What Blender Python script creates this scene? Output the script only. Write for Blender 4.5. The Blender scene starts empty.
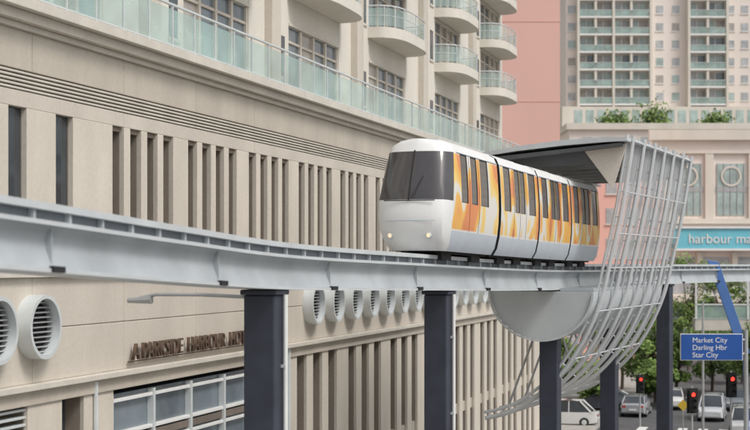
import bpy, bmesh, math, random
from mathutils import Vector, Matrix
random.seed(7)
H = 11.0                      # camera / beam level above the street
sc = bpy.context.scene
sc.view_settings.view_transform = 'Standard'
sc.view_settings.look = 'None'
sc.view_settings.exposure = 0

# ------------------------------------------------------------------ materials
def mat(name, col, rough=0.7, var=0.12, scale=1.5, metal=0.0, bump=0.0, streak=False, spec=0.5):
    m = bpy.data.materials.new(name); m.use_nodes = True
    nt = m.node_tree; b = nt.nodes['Principled BSDF']
    tc = nt.nodes.new('ShaderNodeTexCoord'); mp = nt.nodes.new('ShaderNodeMapping')
    nt.links.new(tc.outputs['Object'], mp.inputs['Vector'])
    if streak: mp.inputs['Scale'].default_value = (1.0, 1.0, 0.30)
    n = nt.nodes.new('ShaderNodeTexNoise'); n.inputs['Scale'].default_value = scale
    n.inputs['Detail'].default_value = 5; n.inputs['Roughness'].default_value = 0.55
    nt.links.new(mp.outputs[0], n.inputs['Vector'])
    r = nt.nodes.new('ShaderNodeValToRGB')
    r.color_ramp.elements[0].position = 0.3; r.color_ramp.elements[1].position = 0.7
    r.color_ramp.elements[0].color = tuple(c*(1-var) for c in col)+(1,)
    r.color_ramp.elements[1].color = tuple(min(1, c*(1+var*0.6)) for c in col)+(1,)
    nt.links.new(n.outputs['Fac'], r.inputs['Fac'])
    out = r.outputs['Color']
    if streak:      # fine grain of the render
        n3 = nt.nodes.new('ShaderNodeTexNoise'); n3.inputs['Scale'].default_value = 9.0; n3.inputs['Detail'].default_value = 6
        nt.links.new(tc.outputs['Object'], n3.inputs['Vector'])
        r3 = nt.nodes.new('ShaderNodeValToRGB'); r3.color_ramp.elements[0].position=0.30; r3.color_ramp.elements[1].position=0.65
        r3.color_ramp.elements[0].color=(0.93,0.92,0.905,1); r3.color_ramp.elements[1].color=(1,1,1,1)
        nt.links.new(n3.outputs['Fac'], r3.inputs['Fac'])
        mx = nt.nodes.new('ShaderNodeMix'); mx.data_type='RGBA'; mx.blend_type='MULTIPLY'; mx.inputs[0].default_value=1
        nt.links.new(out, mx.inputs[6]); nt.links.new(r3.outputs[0], mx.inputs[7]); out = mx.outputs[2]
    nt.links.new(out, b.inputs['Base Color'])
    b.inputs['Roughness'].default_value = rough; b.inputs['Metallic'].default_value = metal
    b.inputs['Specular IOR Level'].default_value = spec
    if bump:
        n2 = nt.nodes.new('ShaderNodeTexNoise'); n2.inputs['Scale'].default_value = 25
        nt.links.new(tc.outputs['Object'], n2.inputs['Vector'])
        bp = nt.nodes.new('ShaderNodeBump'); bp.inputs['Strength'].default_value = bump; bp.inputs['Distance'].default_value = 0.02
        nt.links.new(n2.outputs['Fac'], bp.inputs['Height']); nt.links.new(bp.outputs[0], b.inputs['Normal'])
    return m

def glassy(name, col, rough=0.08, alpha=1.0, var=0.35):
    m = mat(name, col, rough, var, 0.6)
    b = m.node_tree.nodes['Principled BSDF']
    b.inputs['Specular IOR Level'].default_value = 0.8
    b.inputs['Alpha'].default_value = alpha
    return m

M = {}
M['wall'] = mat('wall_render', (0.52,0.47,0.40), 0.85, 0.13, 0.7, streak=True, bump=0.15)
M['wall2'] = mat('wall_panel_pale', (0.585,0.535,0.465), 0.85, 0.10, 0.6, streak=True, bump=0.1)
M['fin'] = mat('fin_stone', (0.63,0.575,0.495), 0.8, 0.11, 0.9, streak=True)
M['ret'] = mat('fin_return_shade', (0.28,0.235,0.19), 0.85, 0.15, 1.1, streak=True)  # fin stone darkened: occlusion shade of the recesses is put into the colour
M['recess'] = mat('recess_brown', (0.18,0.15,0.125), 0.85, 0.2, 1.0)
M['trim'] = mat('trim_concrete', (0.62,0.58,0.51), 0.75, 0.10, 1.0, streak=True)
M['cream'] = mat('cream_render', (0.69,0.65,0.58), 0.8, 0.08, 0.6, streak=True)
M['dark'] = mat('dark_void', (0.03,0.03,0.035), 0.8)
M['glass'] = glassy('dark_window_glass', (0.05,0.06,0.07))
M['glass2'] = glassy('blue_window_glass', (0.17,0.21,0.24), 0.12)
M['curtain'] = mat('curtain_behind_glass', (0.40,0.37,0.33), 0.25, 0.3, 1.4, spec=0.8)
M['glass3'] = glassy('distant_window_glass', (0.44,0.46,0.47), 0.2)  # paled: distance haze is put into the glass colour
M['railglass'] = glassy('balustrade_glass', (0.46,0.63,0.58), 0.08, 0.42)
M['alu'] = mat('aluminium', (0.66,0.70,0.70), 0.4, 0.08, 2, metal=0.2)
M['white'] = mat('white_paint', (0.78,0.78,0.76), 0.4, 0.06, 1.5)
M['nose'] = mat('nose_pearl_paint', (0.78,0.78,0.77), 0.28, 0.05, 1.0)
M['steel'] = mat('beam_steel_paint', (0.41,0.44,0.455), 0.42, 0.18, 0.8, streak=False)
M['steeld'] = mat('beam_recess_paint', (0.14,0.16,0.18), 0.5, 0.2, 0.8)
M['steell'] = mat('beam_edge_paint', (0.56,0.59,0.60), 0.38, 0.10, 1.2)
M['navy'] = mat('pylon_navy_paint', (0.038,0.044,0.064), 0.5, 0.25, 2.0)
M['bronze'] = mat('bronze_letters', (0.16,0.11,0.08), 0.5, 0.2, 3, metal=0.4)
M['asphalt'] = mat('asphalt', (0.10,0.10,0.10), 0.9, 0.25, 0.8, bump=0.3)
M['ground'] = mat('ground_paving', (0.24,0.235,0.22), 0.9, 0.2, 0.3)
M['pave'] = mat('pavement_concrete', (0.38,0.36,0.33), 0.9, 0.15, 1.2)
M['mark'] = mat('road_marking_paint', (0.72,0.72,0.70), 0.7, 0.15, 5)
M['pink'] = mat('salmon_render', (0.79,0.48,0.41), 0.85, 0.05, 0.12, streak=True)
M['pinkl'] = mat('salmon_joint', (0.69,0.40,0.34), 0.85, 0.05, 0.2)
M['tower'] = mat('tower_render', (0.79,0.72,0.66), 0.85, 0.05, 0.2)  # background wall colour lightened to carry the haze, no volume used
M['teal'] = glassy('teal_balcony_glass', (0.40,0.50,0.48), 0.15)
M['rubber'] = mat('rubber', (0.02,0.02,0.02), 0.8)
M['yellow'] = mat('yellow_paint', (0.75,0.5,0.05), 0.5)
M['signblue'] = mat('sign_blue', (0.015,0.09,0.36), 0.4, 0.08)
M['mastblue'] = mat('mast_blue', (0.07,0.17,0.42), 0.4, 0.1)
M['cyan'] = mat('fascia_cyan', (0.16,0.52,0.63), 0.5, 0.1, 0.5)
M['red'] = mat('red_paint', (0.5,0.04,0.03), 0.4)
M['bark'] = mat('bark', (0.12,0.09,0.07), 0.9, 0.3, 4)
M['galv'] = mat('galvanised', (0.45,0.46,0.46), 0.45, 0.1, 3, metal=0.4)
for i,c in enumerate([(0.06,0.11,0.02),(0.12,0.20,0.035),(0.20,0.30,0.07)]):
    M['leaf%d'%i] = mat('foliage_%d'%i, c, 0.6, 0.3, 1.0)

def emis(name, col, s):
    m = bpy.data.materials.new(name); m.use_nodes = True
    b = m.node_tree.nodes['Principled BSDF']
    b.inputs['Base Color'].default_value = col+(1,)
    b.inputs['Emission Color'].default_value = col+(1,); b.inputs['Emission Strength'].default_value = s
    return m
M['lampwarm'] = emis('headlamp', (0.9,0.72,0.48), 0.5)
M['lampred'] = emis('red_signal', (1.0,0.05,0.03), 2.0)

# ------------------------------------------------------------------ mesh builder
class MB:
    def __init__(s): s.v=[]; s.f=[]; s.mi=[]; s.mats=[]
    def m(s, key):
        if key not in s.mats: s.mats.append(key)
        return s.mats.index(key)
    def box(s, x0,x1,y0,y1,z0,z1,k):
        i=len(s.v); a=s.m(k)
        s.v += [(x0,y0,z0),(x1,y0,z0),(x1,y1,z0),(x0,y1,z0),(x0,y0,z1),(x1,y0,z1),(x1,y1,z1),(x0,y1,z1)]
        for q in ((3,2,1,0),(4,5,6,7),(0,1,5,4),(1,2,6,5),(2,3,7,6),(3,0,4,7)):
            s.f.append(tuple(i+j for j in q)); s.mi.append(a)
    def prism(s, pts, fn, k, closed=True):
        a=s.m(k); n=len(pts[0]); base=len(s.v)
        for sec in pts:
            for p in sec: s.v.append(tuple(p))
        for j in range(len(pts)-1):
            for i in range(n if closed else n-1):
                i2=(i+1)%n
                s.f.append((base+j*n+i, base+j*n+i2, base+(j+1)*n+i2, base+(j+1)*n+i)); s.mi.append(a)
        if fn:
            s.f.append(tuple(base+i for i in reversed(range(n)))); s.mi.append(a)
            s.f.append(tuple(base+(len(pts)-1)*n+i for i in range(n))); s.mi.append(a)
    def tube(s, p0, p1, r0, r1, k, n=8):
        p0=Vector(p0); p1=Vector(p1); d=(p1-p0).normalized()
        up=Vector((0,0,1)) if abs(d.z)<0.9 else Vector((1,0,0))
        a=d.cross(up).normalized(); b=d.cross(a)
        secs=[]
        for p,r in ((p0,r0),(p1,r1)):
            secs.append([p+a*math.cos(t)*r+b*math.sin(t)*r for t in [2*math.pi*i/n for i in range(n)]])
        s.prism(secs, True, k)
    def path(s, P, r, k, n=8):
        P=[Vector(p) for p in P]; secs=[]
        for i,p in enumerate(P):
            d=(P[min(i+1,len(P)-1)]-P[max(i-1,0)]).normalized()
            up=Vector((1,0,0)) if abs(d.x)<0.9 else Vector((0,0,1))
            a=d.cross(up).normalized(); b=d.cross(a)
            secs.append([p+a*math.cos(t)*r+b*math.sin(t)*r for t in [2*math.pi*j/n for j in range(n)]])
        s.prism(secs, True, k)
    def obj(s, name, parent=None, smooth=None, bevel=0, fix=True):
        me=bpy.data.meshes.new(name); me.from_pydata(s.v,[],s.f)
        for k in s.mats: me.materials.append(M[k])
        me.polygons.foreach_set('material_index', s.mi); me.update()
        if fix:
            bm=bmesh.new(); bm.from_mesh(me); bmesh.ops.recalc_face_normals(bm, faces=bm.faces); bm.to_mesh(me); bm.free()
        if smooth:
            me.polygons.foreach_set('use_smooth',[True]*len(me.polygons)); me.set_sharp_from_angle(angle=math.radians(smooth))
        o=bpy.data.objects.new(name, me); sc.collection.objects.link(o)
        if parent: o.parent=parent
        if bevel:
            b=o.modifiers.new('bevel','BEVEL'); b.width=bevel; b.segments=2; b.limit_method='ANGLE'
        return o
def empty(name, loc=(0,0,0), rot=0):
    e=bpy.data.objects.new(name,None); sc.collection.objects.link(e)
    e.location=loc; e.rotation_euler=(0,0,rot); e.empty_display_size=0.3
    return e
def text(name, body, size, parent, loc, rot, k, extrude=0.02, align='LEFT'):
    c=bpy.data.curves.new(name,'FONT'); c.body=body; c.size=size; c.extrude=extrude; c.align_x=align
    c.materials.append(M[k])
    o=bpy.data.objects.new(name,c); sc.collection.objects.link(o)
    o.location=loc; o.rotation_euler=rot; o.parent=parent
    return o

FA=math.atan2(0.9613,0.2756)          # direction of the facade
A=(-7.7,33.5)

# ------------------------------------------------------------------ ground & roads
g=MB(); g.box(-1500,1500,-600,3000,-0.5,0,'ground'); g.obj('ground')
r=MB(); r.box(-60,74,-24,-3.5,-0.2,0.004,'asphalt'); r.box(74,92,-90,60,-0.2,0.004,'asphalt'); r.box(92,400,-24,-3.5,-0.2,0.004,'asphalt')
ro=r.obj('road'); ro.location=(A[0],A[1],0); ro.rotation_euler=(0,0,FA)
mk=MB()
for s in range(-50,72,6):
    for d in (14,17.2): mk.box(s,s+3,-d-.06,-d+.06,0.0,0.009,'mark')
for s in range(96,380,6): mk.box(s,s+3,-14.06,-13.94,0.0,0.009,'mark')
for y in range(-60,50,5): mk.box(82.94,83.06,y,y+2.5,0.0,0.009,'mark')
for i in range(14): mk.box(68,71,-23.5+i*1.3,-22.9+i*1.3,0.0,0.009,'mark')
for i in range(14): mk.box(93.2,96,-23.5+i*1.3,-22.9+i*1.3,0.0,0.009,'mark')
mk.box(66.6,67,-24,-12,0,0.009,'mark')
mo=mk.obj('road_markings'); mo.location=ro.location; mo.rotation_euler=ro.rotation_euler
p=MB(); p.box(-60,74,-3.5,0.05,-0.1,0.14,'pave'); p.box(-60,62,-11.5,-6.5,-0.1,0.14,'pave')
p.box(92,400,-3.5,60,-0.1,0.14,'pave'); p.box(-60,74,-34,-24,-0.1,0.14,'pave'); p.box(92,400,-60,-24,-0.1,0.14,'pave')
po=p.obj('pavement',bevel=0.03); po.location=ro.location; po.rotation_euler=ro.rotation_euler

# ------------------------------------------------------------------ hotel building
hotel=empty('hotel_building',(A[0],A[1],H),FA)
S0,S1=-14,68
w=MB()
w.box(S0,S1,1.2,16,-11,5.4,'wall')
def band(z0,z1,y,pitch,k,gap=0.02):
    s=S0
    while s<S1-0.1:
        e=min(s+pitch,S1); w.box(s+gap/2,e-gap/2,y,1.2,z0,z1,k); s=e
band(3.42,3.78,0.0,9.4,'wall2')
band(4.25,5.12,0.0,4.7,'wall')
band(-1.50,-0.35,0.0,4.7,'wall2'); band(-2.72,-1.515,0.0,4.7,'wall2')
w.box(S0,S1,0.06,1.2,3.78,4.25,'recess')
for i in range(5):
    z=3.80+i*0.09; w.box(S0,S1,-0.02,0.06,z,z+0.05,'trim')
w.box(S0,S1,-0.12,1.2,5.12,5.25,'trim')
w.box(S0,S1,-0.30,1.2,5.253,5.48,'wall2')
w.box(S0,S1,-0.50,1.2,5.483,5.72,'trim')
w.box(S0,S1,1.2,3.2,5.4,5.66,'pave')
w.box(S0,S1,-0.22,1.2,-2.86,-2.723,'trim')
w.box(S0,S1,-0.06,1.2,-3.2,-2.863,'wall')
w.box(S0,S1,-0.14,1.2,-0.347,-0.2,'trim')
w.obj('walls_and_cornice',hotel,bevel=0.015)

fins=MB()
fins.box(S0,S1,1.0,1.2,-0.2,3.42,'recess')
ops=[(-12.5,-11.7),(-10.6,-9.8),(-8.6,-7.8),(-6.6,-5.8),(-3.9,-3.1),(-0.95,-0.15),(1.2,2.05)]
s=4.15
while s<S1-5:
    for i in range(4): ops.append((s+i*1.03, s+i*1.03+0.66))
    s+=4.78
prev=S0
for a,b in ops+[(S1,S1)]:
    if a>prev:
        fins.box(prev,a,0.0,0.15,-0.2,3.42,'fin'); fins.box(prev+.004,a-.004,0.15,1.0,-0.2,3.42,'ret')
    prev=b
for a,b in ops[:7]:
    fins.box(a,b,0.16,0.22,-0.2,3.42,'glass'); fins.box(a,b,0.12,0.16,1.2,1.26,'alu')
for a,b in ops[7:]:
    fins.box(a,b,0.84,0.9,-0.2,3.42,'glass')
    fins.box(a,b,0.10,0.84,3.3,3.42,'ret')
fins.obj('upper_fins',hotel,bevel=0.012)

low=MB()
low.box(S0,S1,0.9,1.2,-11,-3.2,'dark')
lops=[(-9,-5.5,'l'),(-4.4,-0.1,'l'),(1.5,2.6,'g'),(4.2,14.3,'w'),(15.6,16.8,'g')]
s=18.3
while s<S1-3:
    for i in range(3): lops.append((s+i*1.75,s+i*1.75+1.05,'g'))
    s+=6.0
prev=S0
for a,b,k in lops+[(S1,S1,'')]:
    if a>prev:
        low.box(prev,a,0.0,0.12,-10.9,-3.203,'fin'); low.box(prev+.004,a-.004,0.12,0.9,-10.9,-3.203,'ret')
    prev=b
    if k=='l':
        z=-10.8
        while z<-3.3:
            low.box(a,b,0.05,0.25,z,z+0.06,'alu'); z+=0.17
    if k=='g':
        low.box(a,b,0.50,0.55,-10.9,-3.2,'glass')
        low.box(a,b,0.13,0.50,-7.6,-7.1,'wall')
        for z in (-4.6,-6.0,-9): low.box(a,b,0.44,0.50,z,z+0.06,'alu')
    if k=='w':
        low.box(a,b,0.22,0.27,-10.9,-3.35,'glass2')
        for i in range(5):
            x=a+(b-a)*i/4
            low.box(x-0.06,x+0.06,0.02,0.22,-10.9,-3.35,'alu')
        for zz in (-3.5,-4.35,-4.75,-5.6,-6.4,-8.3):
            low.box(a+0.07,b-0.07,0.06,0.22,zz-0.045,zz+0.045,'white')
        for zz in (-4.55,-6.0): low.box(a+0.07,b-0.07,0.1,0.2,zz-0.1,zz+0.1,'recess')
low.obj('lower_piers_and_windows',hotel,bevel=0.012)

def vent(sx):
    v=MB(); n=32; R=0.72; zc=-1.45
    outer=[(sx+R*math.cos(t),R*math.sin(t)+zc) for t in [2*math.pi*i/n for i in range(n)]]
    inner=[(sx+R*.88*math.cos(t),R*.88*math.sin(t)+zc) for t in [2*math.pi*i/n for i in range(n)]]
    v.prism([[(x,-0.0,z) for x,z in outer],[(x,-0.38,z) for x,z in outer],[(x,-0.38,z) for x,z in inner],[(x,-0.02,z) for x,z in inner]],False,'alu')
    v.prism([[(x,-0.03,z) for x,z in inner],[(x,-0.05,z) for x,z in inner]],True,'dark')
    z=zc-R*.80
    while z<zc+R*.80:
        hw=math.sqrt((R*.88)**2-(z-zc)**2)*0.98
        v.box(sx-hw,sx+hw,-0.2,-0.06,z,z+0.03,'galv'); z+=0.11
    v.obj('round_vent',hotel,smooth=35)
for sx in [-7.5,-4.5,-1.9,0.05]+[19.6+2.35*i for i in range(15)]: vent(sx)
text('name_letters','A PARKSIDE  HARBOUR  HOTEL',0.60,hotel,(5.0,-0.14,-2.5),(math.radians(90),0,0),'bronze',0.04)
lr=MB(); lr.box(4.9,14.0,-0.12,-0.05,-2.56,-2.53,'bronze')
for i in range(12): lr.box(5+i*.8,5.03+i*.8,-0.05,0.0,-2.56,-2.53,'bronze')
lr.obj('letter_rail',hotel)

b=MB(); s=S0
while s<S1:
    b.box(s+0.04,min(s+1.46,S1),-0.36,-0.345,5.82,6.76,'railglass')
    b.box(s-0.025,s+0.025,-0.39,-0.33,5.72,6.86,'alu'); s+=1.5
b.box(S0,S1,-0.40,-0.31,6.86,6.91,'alu'); b.box(S0,S1,-0.38,-0.33,5.77,5.81,'alu')
b.obj('terrace_balustrade',hotel)

u=MB(); Y0=2.9
E1=69.0
rw=random.Random(3)
u.box(S0,E1,Y0+0.6,16,5.4,26,'cream')
bays=[(-8,-2),(3.5,9.5),(15.3,21.3),(25.7,32.3),(37.0,43.6),(50,56),(62,68)]
prev=S0
for a,bb in bays+[(E1,E1)]:
    mid=(prev+a)/2
    u.box(prev,a,Y0,Y0+0.6,5.4,26,'cream')
    if a-prev>3:
        u.box(mid-0.5,mid+0.5,Y0-0.3,Y0-.003,5.4,26,'wall2')
        for lv in range(6):
            zb=7.0 if lv==0 else 7.8+3.0*lv
            u.box(a-1.15,a-0.45,Y0-0.012,Y0,zb+0.2,zb+1.8,'glass')
            u.box(a-1.22,a-0.38,Y0-0.06,Y0,zb+0.08,zb+0.2,'trim')
    prev=bb
for a,bb in bays:
    for lv in range(6):
        zb=5.7 if lv==0 else 7.8+3.0*lv
        zt=9.3 if lv==0 else zb+2.45
        if zt>26: continue
        u.box(a,bb,Y0+0.02,Y0+0.6,zt,zb+(5.1 if lv==0 else 3.0),'cream')
        k=4
        for i in range(k):
            x=a+(bb-a)*i/k; u.box(x,x+(bb-a)/k,Y0+0.15,Y0+0.22,zb,zt,rw.choice(['glass2','glass2','curtain']))
        for i in range(k+1):
            x=a+0.05+(bb-a-0.1)*i/k; u.box(x-0.09,x+0.09,Y0+0.04,Y0+0.15,zb,zt,'wall2')
        u.box(a,bb,Y0+0.07,Y0+0.15,zt-0.65,zt-0.55,'wall2')
        u.box(a,bb,Y0-0.05,Y0+0.04,zt,zt+0.12,'trim')
u.box(S0,E1+.3,Y0-0.4,16,26,26.5,'trim')
u.obj('upper_storeys',hotel,bevel=0.01)
def curved_balcony(a,bb,z,out,name):
    q=MB(); n=16; ctr=(a+bb)/2; hw=(bb-a)/2
    arc=[]
    for i in range(n+1):
        t=math.pi*i/n
        cx=math.copysign(abs(math.cos(t))**0.6,math.cos(t)); sy=abs(math.sin(t))**0.7
        arc.append((ctr-hw*cx, Y0-out*sy))
    q.prism([[(x,y,z-0.38) for x,y in arc],[(x,y,z+0.12) for x,y in arc]],True,'cream')
    arc2=[(ctr+(x-ctr)*0.97, Y0+(y-Y0)*0.95) for x,y in arc]
    q.prism([[(x,y,z+0.2) for x,y in arc2],[(x,y,z+1.02) for x,y in arc2]],False,'railglass',closed=False)
    q.path([(x,y,z+1.12) for x,y in arc2],0.035,'alu',6)
    q.path([(x,y,z+.66) for x,y in arc2],0.015,'alu',6)
    for x,y in arc2[::2]: q.tube((x,y,z+0.1),(x,y,z+1.12),0.025,0.025,'alu',6)
    q.obj(name,hotel,smooth=35)
for a,bb in bays[1:]:
    for lv in range(1,5):
        curved_balcony(a-0.2,bb+0.2,7.8+3.0*lv,1.5,'balcony')
d=MB()
for s in (3.1,17.3): d.tube((s,-0.06,-10.9),(s,-0.06,-2.9),0.06,0.06,'alu')
d.obj('drainpipes',hotel,smooth=40)

# ------------------------------------------------------------------ monorail beam
CP=[(-8.9,4.0,.80),(-7.5,9.0,.70),(-6.2,13.2,.55),(-4.85,18.2,.35),(-3.4,23.6,.11),(-1.9,29.0,-.10),(0.95,37.4,-.27),(3.3,43.7,-.40),(5.8,50.5,-.50),(9.5,60,-.54),(13.2,68.5,-.56),(18.2,77.5,-.58),(25.5,86.5,-.6),(35.5,94,-.6),(47,99,-.6),(60,101,-.6)]
pts=[]
for i in range(len(CP)-1):
    p0=Vector(CP[max(i-1,0)]);p1=Vector(CP[i]);p2=Vector(CP[i+1]);p3=Vector(CP[min(i+2,len(CP)-1)])
    for j in range(12):
        t=j/12
        pts.append(0.5*((2*p1)+(-p0+p2)*t+(2*p0-5*p1+4*p2-p3)*t*t+(-p0+3*p1-3*p2+p3)*t**3))
pts.append(Vector(CP[-1]))
for p in pts: p.z+=H
arc=[0]
for i in range(1,len(pts)): arc.append(arc[-1]+(pts[i]-pts[i-1]).length)
def at(a):
    for i in range(1,len(pts)):
        if arc[i]>=a:
            t=(a-arc[i-1])/(arc[i]-arc[i-1]); p=pts[i-1].lerp(pts[i],t)
            dd=(pts[min(i+1,len(pts)-1)]-pts[max(i-2,0)]).normalized()
            return p,dd
    return pts[-1],(pts[-1]-pts[-2]).normalized()
def arcY(y):
    for i in range(1,len(pts)):
        if pts[i].y>=y:
            t=(y-pts[i-1].y)/(pts[i].y-pts[i-1].y); return arc[i-1]+t*(arc[i]-arc[i-1])
beam=empty('monorail_beam')
def sweep(mb,prof,k,a0=0,a1=None,step=0.8):
    a1=a1 or arc[-1]; secs=[]; N=max(2,int((a1-a0)/step))
    for i in range(N+1):
        p,dd=at(a0+(a1-a0)*i/N); side=Vector((dd.y,-dd.x,0)).normalized()
        secs.append([p+side*y+Vector((0,0,z)) for y,z in prof])
    mb.prism(secs,True,k)
bm1=MB()
sweep(bm1,[(-.36,-.38),(.36,-.38),(.32,-.28),(.26,-.13),(.25,.0),(.29,.10),(.37,.165),(-.37,.165),(-.29,.10),(-.25,.0),(-.26,-.13),(-.32,-.28)],'steel')
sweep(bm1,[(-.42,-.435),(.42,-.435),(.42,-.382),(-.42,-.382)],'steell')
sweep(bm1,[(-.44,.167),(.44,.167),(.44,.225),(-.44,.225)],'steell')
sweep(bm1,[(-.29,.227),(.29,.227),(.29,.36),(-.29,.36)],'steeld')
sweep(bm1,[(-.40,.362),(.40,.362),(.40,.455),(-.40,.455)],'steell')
bm1.obj('box_girder',beam,smooth=30)
br=MB(); a=0.6; i=0
while a<arc[-1]:
    p,dd=at(a)
    for sgn in (1,-1):
        side=Vector((dd.y,-dd.x,0)).normalized()*sgn
        if i%2==0:
            x=dd.normalized()*0.03; c=p+side*0.33
            base=[c-x-side*.04,c+x-side*.04,c+x+side*.03,c-x+side*.03]
            br.prism([[q+Vector((0,0,.227)) for q in base],[q+Vector((0,0,.36)) for q in base]],True,'steel')
        if i%12==7:
            c=p+side*0.345; x=dd.normalized()*0.012
            base=[c-x-side*.10,c+x-side*.10,c+x-side*.0,c-x-side*.0]
            br.prism([[q+Vector((0,0,-.38)) for q in base],[q+Vector((0,0,.164)) for q in base]],True,'steel')
            x=dd.normalized()*0.16; c=p+side*0.42
            base=[c-x-side*.03,c+x-side*.03,c+x+side*.04,c-x+side*.04]
            br.prism([[q+Vector((0,0,-.43)) for q in base],[q+Vector((0,0,-.35)) for q in base]],True,'rubber')
    a+=0.5; i+=1
br.obj('clips_and_splices',beam)

for k,y in enumerate((28.4,39.4,50.9,59.5,68.6,82.5)):
    p,dd=at(arcY(y)); e=empty('monorail_pylon',(p.x,p.y,0),math.atan2(dd.y,dd.x))
    top=p.z-0.438
    q=MB(); q.box(-.31,.31,-.31,.31,0.14,top-0.10,'navy'); q.box(-.36,.36,-.37,.37,top-0.098,top,'navy')
    q.box(-.5,.5,-.5,.5,0.1,0.35,'navy')
    q.obj('shaft',e,bevel=0.03)
    if k<2:
        q=MB(); q.tube((0.1,-.38,0.3),(0.1,-.38,top-0.1),0.045,0.045,'white')
        for z in (3,5,7,9): q.box(.04,.16,-.40,-.31,z,z+.06,'alu')
        q.obj('conduit',e,smooth=40)
    if k==0:
        q=MB(); q.path([(-.2,.3,top-.14),(-.25,1.2,top-.10),(-.3,2.1,top-.10),(-.3,2.45,top-.17)],0.035,'galv')
        q.tube((-.3,2.2,top-.20),(-.3,2.7,top-.22),0.08,0.05,'galv'); q.obj('lamp_arm',e,smooth=40)

# ------------------------------------------------------------------ train
def livery():
    m=bpy.data.materials.new('train_livery'); m.use_nodes=True; nt=m.node_tree; b=nt.nodes['Principled BSDF']
    tc=nt.nodes.new('ShaderNodeTexCoord'); mp=nt.nodes.new('ShaderNodeMapping'); mp.inputs['Scale'].default_value=(1.0,0.3,0.55)
    oi=nt.nodes.new('ShaderNodeObjectInfo')
    nt.links.new(tc.outputs['Object'],mp.inputs['Vector'])
    n=nt.nodes.new('ShaderNodeTexNoise'); n.noise_dimensions='4D'; n.inputs['Scale'].default_value=0.85; n.inputs['Detail'].default_value=1.2; n.inputs['Distortion'].default_value=0.15
    ml=nt.nodes.new('ShaderNodeMath'); ml.operation='MULTIPLY'; ml.inputs[1].default_value=20; nt.links.new(oi.outputs['Random'],ml.inputs[0]); nt.links.new(ml.outputs[0],n.inputs['W'])
    nt.links.new(mp.outputs[0],n.inputs['Vector'])
    r=nt.nodes.new('ShaderNodeValToRGB'); cr=r.color_ramp; cr.interpolation='LINEAR'
    W=(0.74,0.72,0.66,1)
    cr.elements[0].position=0.0; cr.elements[0].color=(0.64,0.16,0.05,1)
    cr.elements[1].position=0.385; cr.elements[1].color=(0.74,0.24,0.05,1)
    for p,c in ((0.395,(0.85,0.42,0.06,1)),(0.45,(0.86,0.50,0.08,1)),(0.46,(0.86,0.60,0.16,1)),(0.495,(0.86,0.62,0.20,1)),(0.505,W),(0.555,W),(0.565,(0.86,0.50,0.08,1)),(0.61,(0.85,0.40,0.06,1)),(0.62,(0.76,0.25,0.06,1)),(1.0,(0.6,0.12,0.04,1))):
        e=cr.elements.new(p); e.color=c
    nt.links.new(n.outputs['Fac'],r.inputs['Fac'])
    sx=nt.nodes.new('ShaderNodeSeparateXYZ'); nt.links.new(tc.outputs['Object'],sx.inputs[0])
    def rng(out,a_,b_):
        z=nt.nodes.new('ShaderNodeMapRange'); z.inputs['From Min'].default_value=a_; z.inputs['From Max'].default_value=b_; nt.links.new(out,z.inputs['Value']); return z.outputs[0]
    def mul(a_,b_):
        q=nt.nodes.new('ShaderNodeMath'); q.operation='MULTIPLY'; nt.links.new(a_,q.inputs[0]); nt.links.new(b_,q.inputs[1]); return q.outputs[0]
    fac=mul(mul(rng(sx.outputs['Z'],0.42,0.46),rng(sx.outputs['Z'],2.32,2.28)),rng(sx.outputs['X'],0.02,0.06))
    mx=nt.nodes.new('ShaderNodeMix'); mx.data_type='RGBA'; nt.links.new(fac,mx.inputs[0])
    mx.inputs[6].default_value=(0.78,0.77,0.74,1); nt.links.new(r.outputs[0],mx.inputs[7])
    nt.links.new(mx.outputs[2],b.inputs['Base Color']); b.inputs['Roughness'].default_value=0.3
    b.inputs['Coat Weight'].default_value=0.3
    return m
M['livery']=livery()
M['skirt']=mat('train_skirt',(0.52,0.57,0.62),0.4,0.08)
M['screen']=glassy('windscreen_glass',(0.075,0.07,0.072),0.10)
M['twin']=glassy('train_window_glass',(0.11,0.095,0.09),0.08)
M['bellows']=mat('bellows',(0.22,0.22,0.23),0.8,0.2,6)
ZP=[(.78,-.10),(.90,.08),(.98,.40),(1.02,.75),(1.03,1.12),(1.02,1.5),(.985,2.0),(.95,2.32),(.86,2.50),(.66,2.60),(.35,2.64)]
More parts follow.
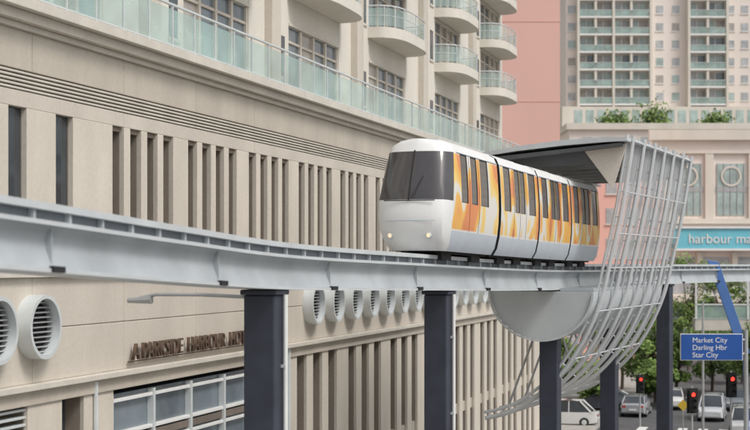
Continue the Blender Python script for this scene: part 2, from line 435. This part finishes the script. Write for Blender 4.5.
def car(parent,L,front,idx):
    mb=MB()
    for k in ['white','twin','livery','skirt','screen','rubber','nose']: mb.m(k)
    n=len(ZP)
    ring=[(y,z) for y,z in ZP]+[(-y,z) for y,z in reversed(ZP)]
    def fr(z): return 0.0 if z<0.9 else 0.66*max(0,(z-0.9)/1.75)**1.15
    def ty(z): return 1.0-0.11*max(0,(z-1.0)/1.6)
    if idx==0: xs=[1.15,1.4,2.0,2.3,2.85,3.15,3.9,L-.12]; win=[(1.4,2.0),(2.3,2.85),(3.15,3.9)]
    else: xs=[0,.35,1.05,1.5,2.05,2.12,2.67,3.1,3.9,L]; win=[(.35,1.05),(1.5,2.05),(2.12,2.67),(3.1,3.9)]
    rings=[]
    if front:
        def under(z): return 0.40*max(0,(0.5-z)/0.6)**1.5
        rings.append([(0.0+fr(z)+under(z), y*0.80*ty(z), z) for y,z in ring])
        rings.append([(0.08+fr(z)+under(z), y*0.92*ty(z), z) for y,z in ring])
        rings.append([(0.25+fr(z)*.92+under(z)*.8, y*0.975*(1+ty(z))/2, z) for y,z in ring])
        rings.append([(0.66+fr(z)*.45+under(z)*.3, y, z) for y,z in ring])
        rings.append([(1.05, y, z) for y,z in ring])
    for x in xs: rings.append([(x,y,z) for y,z in ring])
    N=len(ring); base=len(mb.v)
    for rg in rings: mb.v+=rg
    for j in range(len(rings)-1):
        xa=rings[j][4][0]
        for i in range(N-1):
            z=(ring[i][1]+ring[i+1][1])/2
            k='livery'
            if front and j<3: k='nose'
            elif z<0.40: k='skirt'
            if z>2.32: k='white'
            if 1.12<z<2.32:
                if front and j<3: k='screen'
                elif any(abs(xa-w0)<.01 for w0,w1 in win): k='twin'
            mb.f.append((base+j*N+i,base+j*N+i+1,base+(j+1)*N+i+1,base+(j+1)*N+i)); mb.mi.append(mb.m(k))
        mb.f.append((base+j*N+N-1,base+j*N,base+(j+1)*N,base+(j+1)*N+N-1)); mb.mi.append(mb.m('rubber'))
    mb.f.append(tuple(base+(len(rings)-1)*N+i for i in range(N))); mb.mi.append(mb.m('rubber'))
    if not front:
        mb.f.append(tuple(base+i for i in reversed(range(N)))); mb.mi.append(mb.m('rubber'))
    else:
        K=8; grid=[]
        for i in range(n):
            row=[]; z=ring[i][1]; yr=ring[i][0]*0.80*ty(z); x0=rings[0][i][0]
            for k in range(K+1):
                if k==0: row.append(base+i); continue
                if k==K: row.append(base+N-1-i); continue
                t=1-2*k/K; mb.v.append((x0-0.13*(1-t*t),yr*t,z)); row.append(len(mb.v)-1)
            grid.append(row)
        for i in range(n-1):
            z=(ZP[i][1]+ZP[i+1][1])/2
            for k in range(K):
                mb.f.append((grid[i][k],grid[i+1][k],grid[i+1][k+1],grid[i][k+1]))
                mb.mi.append(mb.m('screen' if 1.12<z<2.32 else 'nose'))
    me_o=mb.obj('car_body',parent,smooth=38)
    me=me_o.data; bm=bmesh.new(); bm.from_mesh(me)
    gi=mb.m('twin'); gf=[f for f in bm.faces if f.material_index==gi]
    if gf:
        res=bmesh.ops.inset_region(bm,faces=gf,thickness=0.03,depth=-0.02)
        for f in res['faces']: f.material_index=mb.m('rubber')
    bm.to_mesh(me); bm.free()
    me.set_sharp_from_angle(angle=math.radians(30))
    q=MB()
    for sg in (1,-1):
        for x in ((2.14,3.0) if idx==0 else (1.40,2.085,2.77)):
            pr=[(x-.01,sg*(y+.004),z) for y,z in ZP[2:8]]; pr2=[(x+.01,sg*(y+.004),z) for y,z in ZP[2:8]]
            q.prism([pr,pr2],False,'rubber',closed=False)
    for sg in (1,-1):
        q.tube((1.1 if front else .05,sg*.955,2.335),(L-.15,sg*.955,2.335),.014,.014,'skirt',6)
    q.box(1.3 if front else .5,L-.7,-.35,.35,2.63,2.70,'alu')
    q.box(.9 if front else .1,L-.1,-.60,.60,-.14,-.09,'rubber')
    for x in (1.5,L-.9):
        q.box(x-.4,x+.4,-.55,.55,-.30,-.12,'rubber')
    if front:
        P=[(fr(z)-0.135,0,z) for z in (1.1,1.5,1.9,2.34)]
        q.path(P,0.022,'rubber',6)
        for sg in (1,-1):
            q.tube((-0.02,sg*.56,.26),(0.08,sg*.56,.26),.07,.08,'alu',16)
            q.tube((-0.035,sg*.56,.26),(-.015,sg*.56,.26),.05,.05,'lampwarm',16)
        q.tube((-0.13,-.1,1.16),(fr(1.7)-.13,-.34,1.7),.012,.009,'rubber',6)
        q.path([(-.10+.12*y*y,y,1.10) for y in (-.74,-.4,0,.4,.74)],.012,'rubber',6)
        q.path([(-.125+.12*y*y,y,.62) for y in (-.76,-.4,0,.4,.76)],.008,'skirt',6)
    q.obj('car_fittings',parent,smooth=35)
train=empty('monorail_train')
a=arcY(37.1); Ls=[5.0,4.25,4.25,4.25]
for i,L in enumerate(Ls):
    p,_=at(a); p2,_=at(a+L)
    d=(p2-p); yaw=math.atan2(d.y,d.x); pitch=-math.atan2(d.z,math.hypot(d.x,d.y))
    e=bpy.data.objects.new('train_car',None); sc.collection.objects.link(e); e.parent=train
    e.location=p+Vector((0,0,.455+.20)); e.rotation_euler=(0,pitch,yaw); e.scale=(1,.90,1.03)
    car(e,L,i==0,i)
    if i<len(Ls)-1:
        q=MB(); X0=L-.12 if i==0 else L
        full=[(y,z) for y,z in ZP]+[(-y,z) for y,z in reversed(ZP)]
        nk=3 if i==0 else 2
        for kk in range(nk):
            x=X0+.005+kk*.075
            sc_=.955 if kk%2 else .93
            q.prism([[(x,y*sc_,.07+z*.95*sc_) for y,z in full],[(x+.07,y*sc_,.07+z*.95*sc_) for y,z in full]],True,'bellows')
        q.obj('gangway_bellows',e,smooth=35)
    a+=L+(.14 if i==0 else .17)

# ------------------------------------------------------------------ station
def perf():
    m=mat('perforated_panel',(0.62,0.64,0.65),0.5,0.08,1.0)
    m.node_tree.nodes['Principled BSDF'].inputs['Alpha'].default_value=0.58
    return m
M['perf']=perf()
M['soffit']=mat('soffit_grey',(0.12,0.125,0.13),0.7,0.15,0.8)
M['bowl']=mat('platform_cladding',(0.52,0.55,0.56),0.45,0.08,0.8)
M['silver']=mat('silver_tube',(0.66,0.68,0.69),0.35,0.06,2,metal=0.25)
ST=empty('monorail_station',(6.0,51.0,H),math.atan2(math.cos(math.radians(22)),math.sin(math.radians(22))))
LN=10.8
RB=[(2.62,4.25),(2.46,3.2),(2.28,2.1),(2.05,1.0),(1.84,.1),(1.6,-.95),(1.3,-1.8),(.85,-2.7),(.2,-3.65),(-.6,-4.4),(-1.5,-4.95),(-2.4,-5.2)]
def rs(P,n=6):
    out=[]
    for i in range(len(P)-1):
        p0=Vector(P[max(i-1,0)]+(0,));p1=Vector(P[i]+(0,));p2=Vector(P[i+1]+(0,));p3=Vector(P[min(i+2,len(P)-1)]+(0,))
        for j in range(n):
            t=j/n; v=0.5*((2*p1)+(-p0+p2)*t+(2*p0-5*p1+4*p2-p3)*t*t+(-p0+3*p1-3*p2+p3)*t**3); out.append((v.x,v.y))
    out.append(P[-1]); return out
R=rs(RB,4)
def offs(P,o):
    out=[]
    for j in range(len(P)):
        a_=P[max(j-1,0)]; b_=P[min(j+1,len(P)-1)]
        tx,tz=b_[0]-a_[0],b_[1]-a_[1]; l=math.hypot(tx,tz); out.append((P[j][0]-tz/l*o,P[j][1]+tx/l*o))
    return out
RO=offs(R,.20)
ribs=MB(); nr=7
for i in range(nr):
    x=LN*i/(nr-1)
    ribs.path([(x,-w_,z) for w_,z in R],.055,'silver',8)
    ribs.path([(x,-w_,z) for w_,z in RO],.075,'silver',8)
    for j in range(1,len(R)-1,3):
        ribs.tube((x,-R[j][0],R[j][1]),(x,-RO[j][0],RO[j][1]),.03,.03,'silver',6)
ribs.obj('curved_ribs',ST,smooth=40)
pur=MB()
for j in (1,7,12,17,23,30,38):
    w_,z=RO[j]; pur.tube((-.1,-w_,z),(LN+.1,-w_,z),.028,.028,'silver',6)
pur.obj('screen_purlins',ST,smooth=40)
pan=MB(); jj=[j for j in range(len(R)) if R[j][1]>-.3]
for i in range(nr-1):
    x0=LN*i/(nr-1)+.16; x1=LN*(i+1)/(nr-1)-.16
    for j in range(1,len(jj)-5,5):
        seg=R[j:j+6]
        seg=[(p[0]+.02,p[1]-(.03 if kk==0 else 0)) for kk,p in enumerate(seg)]
        pan.prism([[(x0,-p[0],p[1]) for p in seg],[(x1,-p[0],p[1]) for p in seg]],False,'perf',closed=False)
pan.obj('screen_panels',ST)
cn=MB()
prof=[(2.75,4.12),(2.0,4.14),(0.6,4.08),(-1.0,3.92),(-2.6,3.68),(-2.6,3.56),(-1.0,3.76),(.6,3.90),(2.0,3.97),(2.75,3.99)]
cn.prism([[(-.7,-w_,z) for w_,z in prof],[(LN+.5,-w_,z) for w_,z in prof]],True,'steell')
cn.obj('canopy_roof',ST)
sf=MB()
sf.prism([[(-.6,2.5,3.53),(-.6,-2.5,3.94),(-.6,-2.5,3.84),(-.6,2.5,3.36)],[(LN+.4,2.5,3.53),(LN+.4,-2.5,3.94),(LN+.4,-2.5,3.84),(LN+.4,2.5,3.36)]],True,'soffit')
for i in range(nr):
    x=LN*i/(nr-1)
    sf.prism([[(x-.06,-2.4,3.83),(x-.06,2.5,3.36),(x-.06,2.5,3.16),(x-.06,-2.2,3.3)],[(x+.06,-2.4,3.83),(x+.06,2.5,3.36),(x+.06,2.5,3.16),(x+.06,-2.2,3.3)]],True,'galv' if i else 'soffit')
    sf.tube((x,2.4,-.1),(x,2.4,3.3),.07,.07,'galv',8)
sf.prism([[(-.2,-2.62,3.95),(-.2,-1.2,3.72),(-.2,-2.15,2.45)],[(-.08,-2.62,3.95),(-.08,-1.2,3.72),(-.08,-2.15,2.45)]],True,'cream')
for x in range(1,11,3): sf.box(x,x+1.4,1.0,1.15,3.1,3.18,'white')
sf.obj('canopy_frames',ST)
pl=MB()
pl.box(-.4,LN,1.16,3.0,-.55,-.12,'bowl'); pl.box(-.4,LN,1.16,1.3,-.118,-.08,'yellow')
bc=-.12
bw=[]
for i in range(25):
    t=math.pi*i/24; bw.append((bc+1.75*math.cos(t),-.98-1.62*math.sin(t)))
pl.prism([[(-.9,-w_,z) for w_,z in bw],[(LN,-w_,z) for w_,z in bw]],True,'bowl')
rim=[(bc+(w_-bc)*1.04,-1+(z+1)*1.04) for w_,z in bw]
pl.prism([[(-.98,-w_,z) for w_,z in bw],[(-.98,-w_,z) for w_,z in rim],[(-.7,-w_,z) for w_,z in rim]],False,'steell',closed=False)
pl.box(-.6,LN,-1.6,-.47,-.97,-.87,'steel'); pl.box(-.6,LN,.47,2.6,-.97,-.87,'steel')
pl.obj('platform',ST,smooth=40)
bal=MB()
bal.box(-.4,LN,2.92,2.95,-.1,1.0,'railglass'); bal.box(-.4,LN,2.9,2.98,1.0,1.06,'alu')
bal.obj('platform_balustrade',ST)
hg=MB()
for i in range(nr):
    x=LN*i/(nr-1); hg.tube((x,-.2,-3.6),(x,.1,-2.6),.04,.04,'galv',6); hg.tube((x,1.5,-4.9),(x,.6,-2.5),.04,.04,'galv',6)
hg.obj('rib_hangers',ST)

# ------------------------------------------------------------------ background buildings
def px(p,Y): return (p-375)/1500*Y
pk=empty('salmon_building',(0,0,0)); q=MB()
q.box(px(470,150),px(560,150),150,185,0,75,'pink')
for z in range(3,70,8): q.box(px(470,150),px(560,150)-.0,149.97,150,z*1.0,z+.08,'pinkl')
q.obj('walls',pk)
pk2=empty('salmon_building',(0,0,0)); q=MB()
q.box(px(556,165),px(664,165),165,200,0,H+11.5,'pink'); q.box(px(556,165)-.5,px(664,165)+.5,164.5,200.5,H+11.5,H+12.3,'cream')
for f in range(6):
    for i in range(5):
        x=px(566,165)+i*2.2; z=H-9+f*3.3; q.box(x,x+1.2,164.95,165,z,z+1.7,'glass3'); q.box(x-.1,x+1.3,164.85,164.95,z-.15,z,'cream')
q.obj('walls',pk2)

tw=empty('apartment_tower'); Yt=250; q=MB(); K=6.0
def tx(p): return (p-375)/K
top=H+70; base=H+26
rt=random.Random(11)
q.box(tx(566),tx(860),Yt,Yt+25,0,top,'tower')
bayz=[(578,611),(613,647),(688,724),(772,806)]
f=base
while f<top-3:
    for a,bb in bayz:
        x0,x1=tx(a),tx(bb)
        for i in range(4):
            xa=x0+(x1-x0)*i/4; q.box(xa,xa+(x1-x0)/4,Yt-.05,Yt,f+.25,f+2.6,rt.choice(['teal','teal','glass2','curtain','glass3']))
        for i in range(1,4):
            x=x0+(x1-x0)*i/4; q.box(x-.07,x+.07,Yt-.12,Yt-.05,f+.25,f+2.6,'white')
        q.box(x0-.2,x1+.2,Yt-1.6,Yt,f-.05,f+.25,'white')
        q.box(x0-.1,x1+.1,Yt-1.55,Yt-1.5,f+.3,f+1.2,'railglass')
        q.box(x0-.1,x1+.1,Yt-1.6,Yt-1.45,f+1.2,f+1.28,'alu')
        q.box((x0+x1)/2-.2,(x0+x1)/2+.2,Yt-1.5,Yt,f+.25,f+2.85,'cream')
    for a in (568,656,672,727,741):
        x0=tx(a); q.box(x0,x0+1.2,Yt-.06,Yt,f+.9,f+2.2,rt.choice(['glass3','glass3','curtain','teal'])); q.box(x0-.1,x0+1.3,Yt-.15,Yt,f+.75,f+.9,'white')
    f+=2.9
for a in (576,611,648,686,724): q.box(tx(a),tx(a)+.4,Yt-1.7,Yt,base-2,top,'cream')
q.obj('facade',tw)
pd=MB()
pd.box(tx(560),tx(880),Yt-12,Yt,0,H+21.0,'tower'); pd.box(tx(560)-.5,tx(880),Yt-12.6,Yt,H+21.0,H+22.0,'cream')
pd.box(tx(560),tx(880),Yt-3,Yt,H+22.0,H+25.6,'cream')
for i in range(26):
    x=tx(572)+i*1.9; pd.box(x,x+1.3,Yt-3.06,Yt-3,H+22.6,H+25,'teal')
for i in range(16):
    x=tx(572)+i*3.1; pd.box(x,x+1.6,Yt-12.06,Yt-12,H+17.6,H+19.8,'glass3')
pd.obj('podium',tw)

gb=empty('shop_and_office_block'); q=MB(); Yg=180
def gx(p): return (p-375)/1500*Yg
q.box(gx(652),gx(900),Yg,Yg+25,0,H+14.6,'tower')
q.box(gx(648),gx(900),Yg-.8,Yg,H+14.6,H+15.8,'cream'); q.box(gx(652),gx(900),Yg-.4,Yg,H+13.0,H+13.4,'cream')
q.box(gx(652),gx(900),Yg-.5,Yg,H+4.6,H+5.2,'cream')
for i in range(8):
    x=gx(668)+i*5.2
    q.box(x-.8,x+.2,Yg-.35,Yg,H+5.2,H+13.0,'cream')
    q.box(x+.7,x+4.0,Yg-.08,Yg,H+5.6,H+11.8,'teal')
    q.box(x+.5,x+4.2,Yg-.12,Yg-.08,H+8.4,H+9.0,'galv')
    for k in range(5): q.box(x+.7+k*.8-.05,x+.7+k*.8+.05,Yg-.16,Yg-.08,H+5.6,H+11.8,'galv')
    n=20; cx=x+2.35
    ring_=[(math.cos(2*math.pi*t/n),math.sin(2*math.pi*t/n)) for t in range(n)]
    q.prism([[(cx+1.25*u_,Yg-.2,H+10.3+1.25*v_) for u_,v_ in ring_],[(cx+1.0*u_,Yg-.2,H+10.3+1.0*v_) for u_,v_ in ring_]],False,'cream')
q.box(gx(672),gx(900),Yg-1.2,Yg,H+1.6,H+4.0,'cyan'); q.box(gx(672)-.1,gx(900),Yg-1.4,Yg,H+4.0,H+4.25,'white'); q.box(gx(672)-.1,gx(900),Yg-1.4,Yg,H+1.35,H+1.6,'white')
for i in range(9):
    x=gx(664)+i*4.2
    q.box(x+.5,x+3.7,Yg-.05,Yg,H-9.5,H-5,'glass2'); q.box(x+.5,x+3.7,Yg-.05,Yg,H-3.8,H+.6,'glass3'); q.box(x-.3,x+.3,Yg-.5,Yg,0,H+1.3,'cream')
q.box(gx(652),gx(900),Yg-1.0,Yg,H-4.8,H-4.0,'cream')
q.obj('facade',gb)
text('fascia_letters','harbour market',1.6,gb,(gx(686),Yg-1.25,H+2.25),(math.radians(90),0,0),'white',0.03)
for i,(x0,x1,y,h,k) in enumerate([(-120,-40,220,45,'tower'),(-35,10,230,60,'cream'),(85,130,230,70,'tower'),(135,200,260,50,'cream')]):
    e=empty('city_office_building'); q=MB(); q.box(x0,x1,y,y+30,0,h,k)
    for f in range(int(h/3.4)):
        for j in range(int((x1-x0)/4)): q.box(x0+1+j*4,x0+3.4+j*4,y-.06,y,2+f*3.4,3.8+f*3.4,'glass3')
    q.obj('walls',e)

fb=empty('pedestrian_footbridge',(25.5,120,0),math.radians(-8)); q=MB()
q.box(0,60,-1.5,1.5,H-5.4,H-4.5,'cream'); q.box(0,60,-1.55,-1.45,H-4.5,H-3.4,'railglass'); q.box(0,60,-1.6,-1.4,H-3.4,H-3.3,'white')
q.box(0,60,-1.5,1.5,H-1.4,H-1.1,'alu')
for x in range(0,61,4): q.box(x,x+.15,-1.6,-1.4,H-4.5,H-1.4,'white')
q.box(6,7,-.5,.5,0,H-5.4,'cream'); q.box(36,37,-.5,.5,0,H-5.4,'cream')
q.obj('deck',fb)

# ------------------------------------------------------------------ trees
def tree(x,y,h,r,seed,name='street_tree'):
    rnd=random.Random(seed); e=empty(name,(x,y,0.1))
    t=MB(); th=h*.38; t.path([(0,0,0),(.05,.03,th*.5),(0,.1,th)],.14,'bark',7)
    clumps=[]
    for i in range(34):
        a=rnd.uniform(0,6.28); rr=r*math.sqrt(rnd.random())*.9; zz=h*.30+rnd.random()*h*.64
        fall=1-abs((zz-h*.6)/(h*.42))**2*.5
        c=Vector((math.cos(a)*rr*fall,math.sin(a)*rr*fall,zz)); clumps.append(c)
        if i%2==0:
            m_=Vector((c.x*.4,c.y*.4,(th+c.z)/2)); t.tube((0,.1,th*.9),m_,.07,.045,'bark',5); t.tube(m_,c,.045,.02,'bark',5)
    t.obj('trunk_and_limbs',e)
    l=MB()
    for i in range(3): l.m('leaf%d'%i)
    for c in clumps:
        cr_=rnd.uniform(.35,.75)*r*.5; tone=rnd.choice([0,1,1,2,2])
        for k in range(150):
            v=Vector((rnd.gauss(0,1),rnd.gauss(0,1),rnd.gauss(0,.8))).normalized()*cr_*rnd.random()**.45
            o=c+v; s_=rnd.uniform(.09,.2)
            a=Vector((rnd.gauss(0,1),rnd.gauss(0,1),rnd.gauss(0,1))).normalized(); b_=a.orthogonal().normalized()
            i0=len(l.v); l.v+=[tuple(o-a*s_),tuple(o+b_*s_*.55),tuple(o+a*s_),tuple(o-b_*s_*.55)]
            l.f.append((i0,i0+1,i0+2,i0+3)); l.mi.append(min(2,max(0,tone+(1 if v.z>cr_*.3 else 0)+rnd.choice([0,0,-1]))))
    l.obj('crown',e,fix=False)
for i,(p_,Y,h,r_) in enumerate([(650,122,7.2,3.0),(622,128,6.6,2.6),(712,126,5.6,2.9),(688,150,12.0,3.3),(722,156,11.0,3.0),(676,122,5.2,2.2),(565,124,4.5,2.2),(590,112,3.4,2.0),(760,118,7,3),(655,116,3.2,1.6),(742,135,5.5,2.4)]):
    tree(px(p_,Y),Y,h,r_,i+1)
for i,pp in enumerate((606,644,702)):
    rnd=random.Random(50+i); l=MB()
    for k in range(3): l.m('leaf%d'%k)
    for k in range(700):
        o=Vector((tx(pp)+rnd.gauss(0,1.2),Yt-10+rnd.gauss(0,.8),H+22.0+abs(rnd.gauss(0,.8 if i!=1 else 1.5)))); s_=rnd.uniform(.15,.35)
        a=Vector((rnd.gauss(0,1),rnd.gauss(0,1),rnd.gauss(0,1))).normalized(); b_=a.orthogonal()
        i0=len(l.v); l.v+=[tuple(o-a*s_),tuple(o+b_*s_*.6),tuple(o+a*s_),tuple(o-b_*s_*.6)]; l.f.append((i0,i0+1,i0+2,i0+3)); l.mi.append(rnd.choice([0,1,2]))
    l.obj('roof_garden_shrubs',fix=False)

# ------------------------------------------------------------------ street furniture
sg=empty('direction_sign_gantry',(0,75,0)); q=MB()
x0,x1=px(681,75),px(742,75)
q.box(x0,x1,-.06,0,H-4.88,H-3.62,'signblue')
q.box(x0-.04,x1+.04,-.03,.02,H-4.92,H-3.58,'white')
q.tube((18.6,.2,0),(18.6,.2,H-3.4),.13,.10,'galv',10); q.tube((x0+.3,.12,H-3.9),(18.6,.2,H-3.9),.05,.07,'galv',8); q.tube((x0+.3,.12,H-4.6),(18.6,.2,H-4.6),.05,.07,'galv',8)
q.obj('sign_panel_and_pole',sg)
for i,t_ in enumerate(('Market City','Darling Hbr','Star City')):
    text('sign_text',t_,.36,sg,(x0+.55,-.065,H-4.02-.37*i),(math.radians(90),0,0),'white',0.002)
q=MB()
q.prism([[(16.7,.3,H+0.1),(17.25,.3,H+.0),(17.25,.45,H+.0),(16.7,.45,H+.1)],[(18.3,.3,H-4.5),(18.85,.3,H-4.6),(18.85,.45,H-4.6),(18.3,.45,H-4.5)]],True,'mastblue')
q.tube((18.75,.38,0),(18.58,.38,H-4.4),.12,.12,'mastblue',10)
q.obj('leaning_mast',sg,bevel=.02)
def signal(x,y,hh,name='traffic_light',rot=0):
    e=empty(name,(x,y,0),rot); q=MB()
    q.tube((0,0,0),(0,0,hh+.2),.06,.05,'galv',10)
    q.box(-.17,.17,-.32,-.08,hh-1.05,hh,'rubber'); q.box(-.28,.28,-.09,-.07,hh-1.15,hh+.1,'rubber')
    for i,k in enumerate(('lampred','dark','dark')):
        z=hh-.2-i*.33; q.tube((0,-.335,z),(0,-.32,z),.11,.11,k,14)
        vis=[(.13*math.cos(t),.13*math.sin(t)) for t in [math.radians(-20+22*j) for j in range(11)]]
        q.prism([[(a,-.32,z+b_) for a,b_ in vis],[(a,-.52,z+b_) for a,b_ in vis]],False,'rubber',closed=False)
    q.obj('pole_and_head',e)
signal(px(692,75),75,4.6); signal(px(731,76),76,5.3); signal(px(640,100),100,3.4)
e=empty('street_lamp',(px(703,92),92,0)); q=MB(); q.tube((0,0,0),(0,0,8.5),.09,.06,'galv',10); q.path([(0,0,8.5),(.3,0,8.9),(1.4,0,9.0)],.04,'galv',6); q.box(1.2,1.9,-.12,.12,8.92,9.05,'galv'); q.obj('pole',e,smooth=40)
e=empty('warning_sign',(px(683,77),77,0)); q=MB(); q.tube((0,0,0),(0,0,3.9),.035,.035,'galv',8)
q.prism([[(.3*math.cos(t),-.05,3.65+.3*math.sin(t)) for t in [math.pi/2*j for j in range(4)]],[(.3*math.cos(t),-.035,3.65+.3*math.sin(t)) for t in [math.pi/2*j for j in range(4)]]],True,'yellow'); q.obj('post_and_plate',e)

# ------------------------------------------------------------------ vehicles
def carv(x,y,rot,col,name='car',suv=0):
    k='paint_%d'%len(M); M[k]=mat(k,col,.25,.04,1); M[k].node_tree.nodes['Principled BSDF'].inputs['Coat Weight'].default_value=.6
    e=empty(name,(x,y,0.01),rot); q=MB()
    hr=1.45+suv*.3
    bd=[(-2.2,.72,.38,.68),(-2.1,.82,.28,.80),(-1.6,.88,.22,.92),(-.6,.9,.2,.96),(.8,.9,.2,.97),(1.6,.88,.22,.98),(2.1,.84,.28,.96),(2.2,.76,.4,.85)]
    secs=[[(x_,-w_,a),(x_,-w_*1.0,(a+b_)/2),(x_,-w_*.93,b_),(x_,-w_*.5,b_+.03),(x_,w_*.5,b_+.03),(x_,w_*.93,b_),(x_,w_,(a+b_)/2),(x_,w_,a)] for x_,w_,a,b_ in bd]
    q.prism(secs,True,k)
    cb=[(-1.15,.80,.93,.0),(-.45,.68,.93,hr-.97),(.2,.67,.93,hr-.93),(1.0,.67,.93,hr-.97),(1.85,.78,.93,.03)]
    secs=[[(x_,-.82,a),(x_,-w_,a+h_),(x_,-w_*.6,a+h_+.03),(x_,w_*.6,a+h_+.03),(x_,w_,a+h_),(x_,.82,a)] for x_,w_,a,h_ in cb]
    q.prism(secs,True,'glass')
    q.prism([[(x_,-.66,hr-.03),(x_,-.4,hr+.02),(x_,.4,hr+.02),(x_,.66,hr-.03),(x_,.6,hr-.07),(x_,-.6,hr-.07)] for x_ in (-.5,0,.6,1.1)],True,k)
    for sx in (-1,1):
        q.tube((-.45,sx*.675,hr-.05),(-1.15,sx*.80,.93),.035,.04,k,6); q.tube((.3,sx*.69,hr-.05),(.3,sx*.81,.95),.04,.04,k,6); q.tube((1.05,sx*.675,hr-.05),(1.8,sx*.79,.96),.06,.06,k,6)
        for wx in (-1.4,1.35):
            q.tube((wx,sx*.7,.32),(wx,sx*.915,.32),.32,.32,'rubber',18); q.tube((wx,sx*.9,.32),(wx,sx*.925,.32),.19,.17,'alu',12)
        q.box(2.12,2.215,sx*.62-.13,sx*.62+.13,.72,.86,'red'); q.box(-2.215,-2.1,sx*.6-.14,sx*.6+.14,.6,.72,'white')
    q.box(2.18,2.22,-.26,.26,.5,.62,'white')
    q.obj('body_and_wheels',e,smooth=35)
R0=FA
def place(p,Y,rot,col,suv=0): carv(px(p,Y),Y,rot,col,'car',suv)
place(566,101,R0-math.pi/2,(0.65,0.65,0.64),1)
place(606,112,R0-math.pi/2,(0.10,0.11,0.13))
place(636,108,R0+math.pi,(0.35,0.36,0.38))
place(672,113,R0+.1,(0.7,0.7,0.68))
place(712,105,R0,(0.6,0.62,0.64),1)
place(738,112,R0,(0.2,0.22,0.25))
place(745,96,R0,(0.7,0.7,0.7),1)

# ------------------------------------------------------------------ light, world, camera
wld=bpy.data.worlds.new('World'); sc.world=wld; wld.use_nodes=True; nt=wld.node_tree
bg=nt.nodes['Background']; sky=nt.nodes.new('ShaderNodeTexSky'); sky.sky_type='NISHITA'; sky.sun_disc=False
el=math.radians(52); az=math.radians(128)
sky.sun_elevation=el; sky.sun_rotation=az; sky.dust_density=4; sky.air_density=1.0
hs=nt.nodes.new('ShaderNodeHueSaturation'); hs.inputs['Saturation'].default_value=0.32
nt.links.new(sky.outputs[0],hs.inputs['Color']); nt.links.new(hs.outputs[0],bg.inputs['Color']); bg.inputs['Strength'].default_value=0.15
L=bpy.data.lights.new('sun','SUN'); L.energy=1.5; L.angle=math.radians(14); L.color=(1,.97,.93)
lo=bpy.data.objects.new('sun',L); sc.collection.objects.link(lo)
sd=Vector((math.sin(az)*math.cos(el),math.cos(az)*math.cos(el),math.sin(el)))
lo.rotation_euler=sd.to_track_quat('Z','Y').to_euler()
c=bpy.data.cameras.new('camera'); co=bpy.data.objects.new('camera',c); sc.collection.objects.link(co)
co.location=(0,0,H); co.rotation_euler=(math.radians(90),0,0)
c.lens=72; c.sensor_width=36; c.shift_y=47/750; c.clip_end=4000; c.clip_start=0.5
c.dof.use_dof=True; c.dof.focus_distance=42; c.dof.aperture_fstop=1.2
sc.camera=co
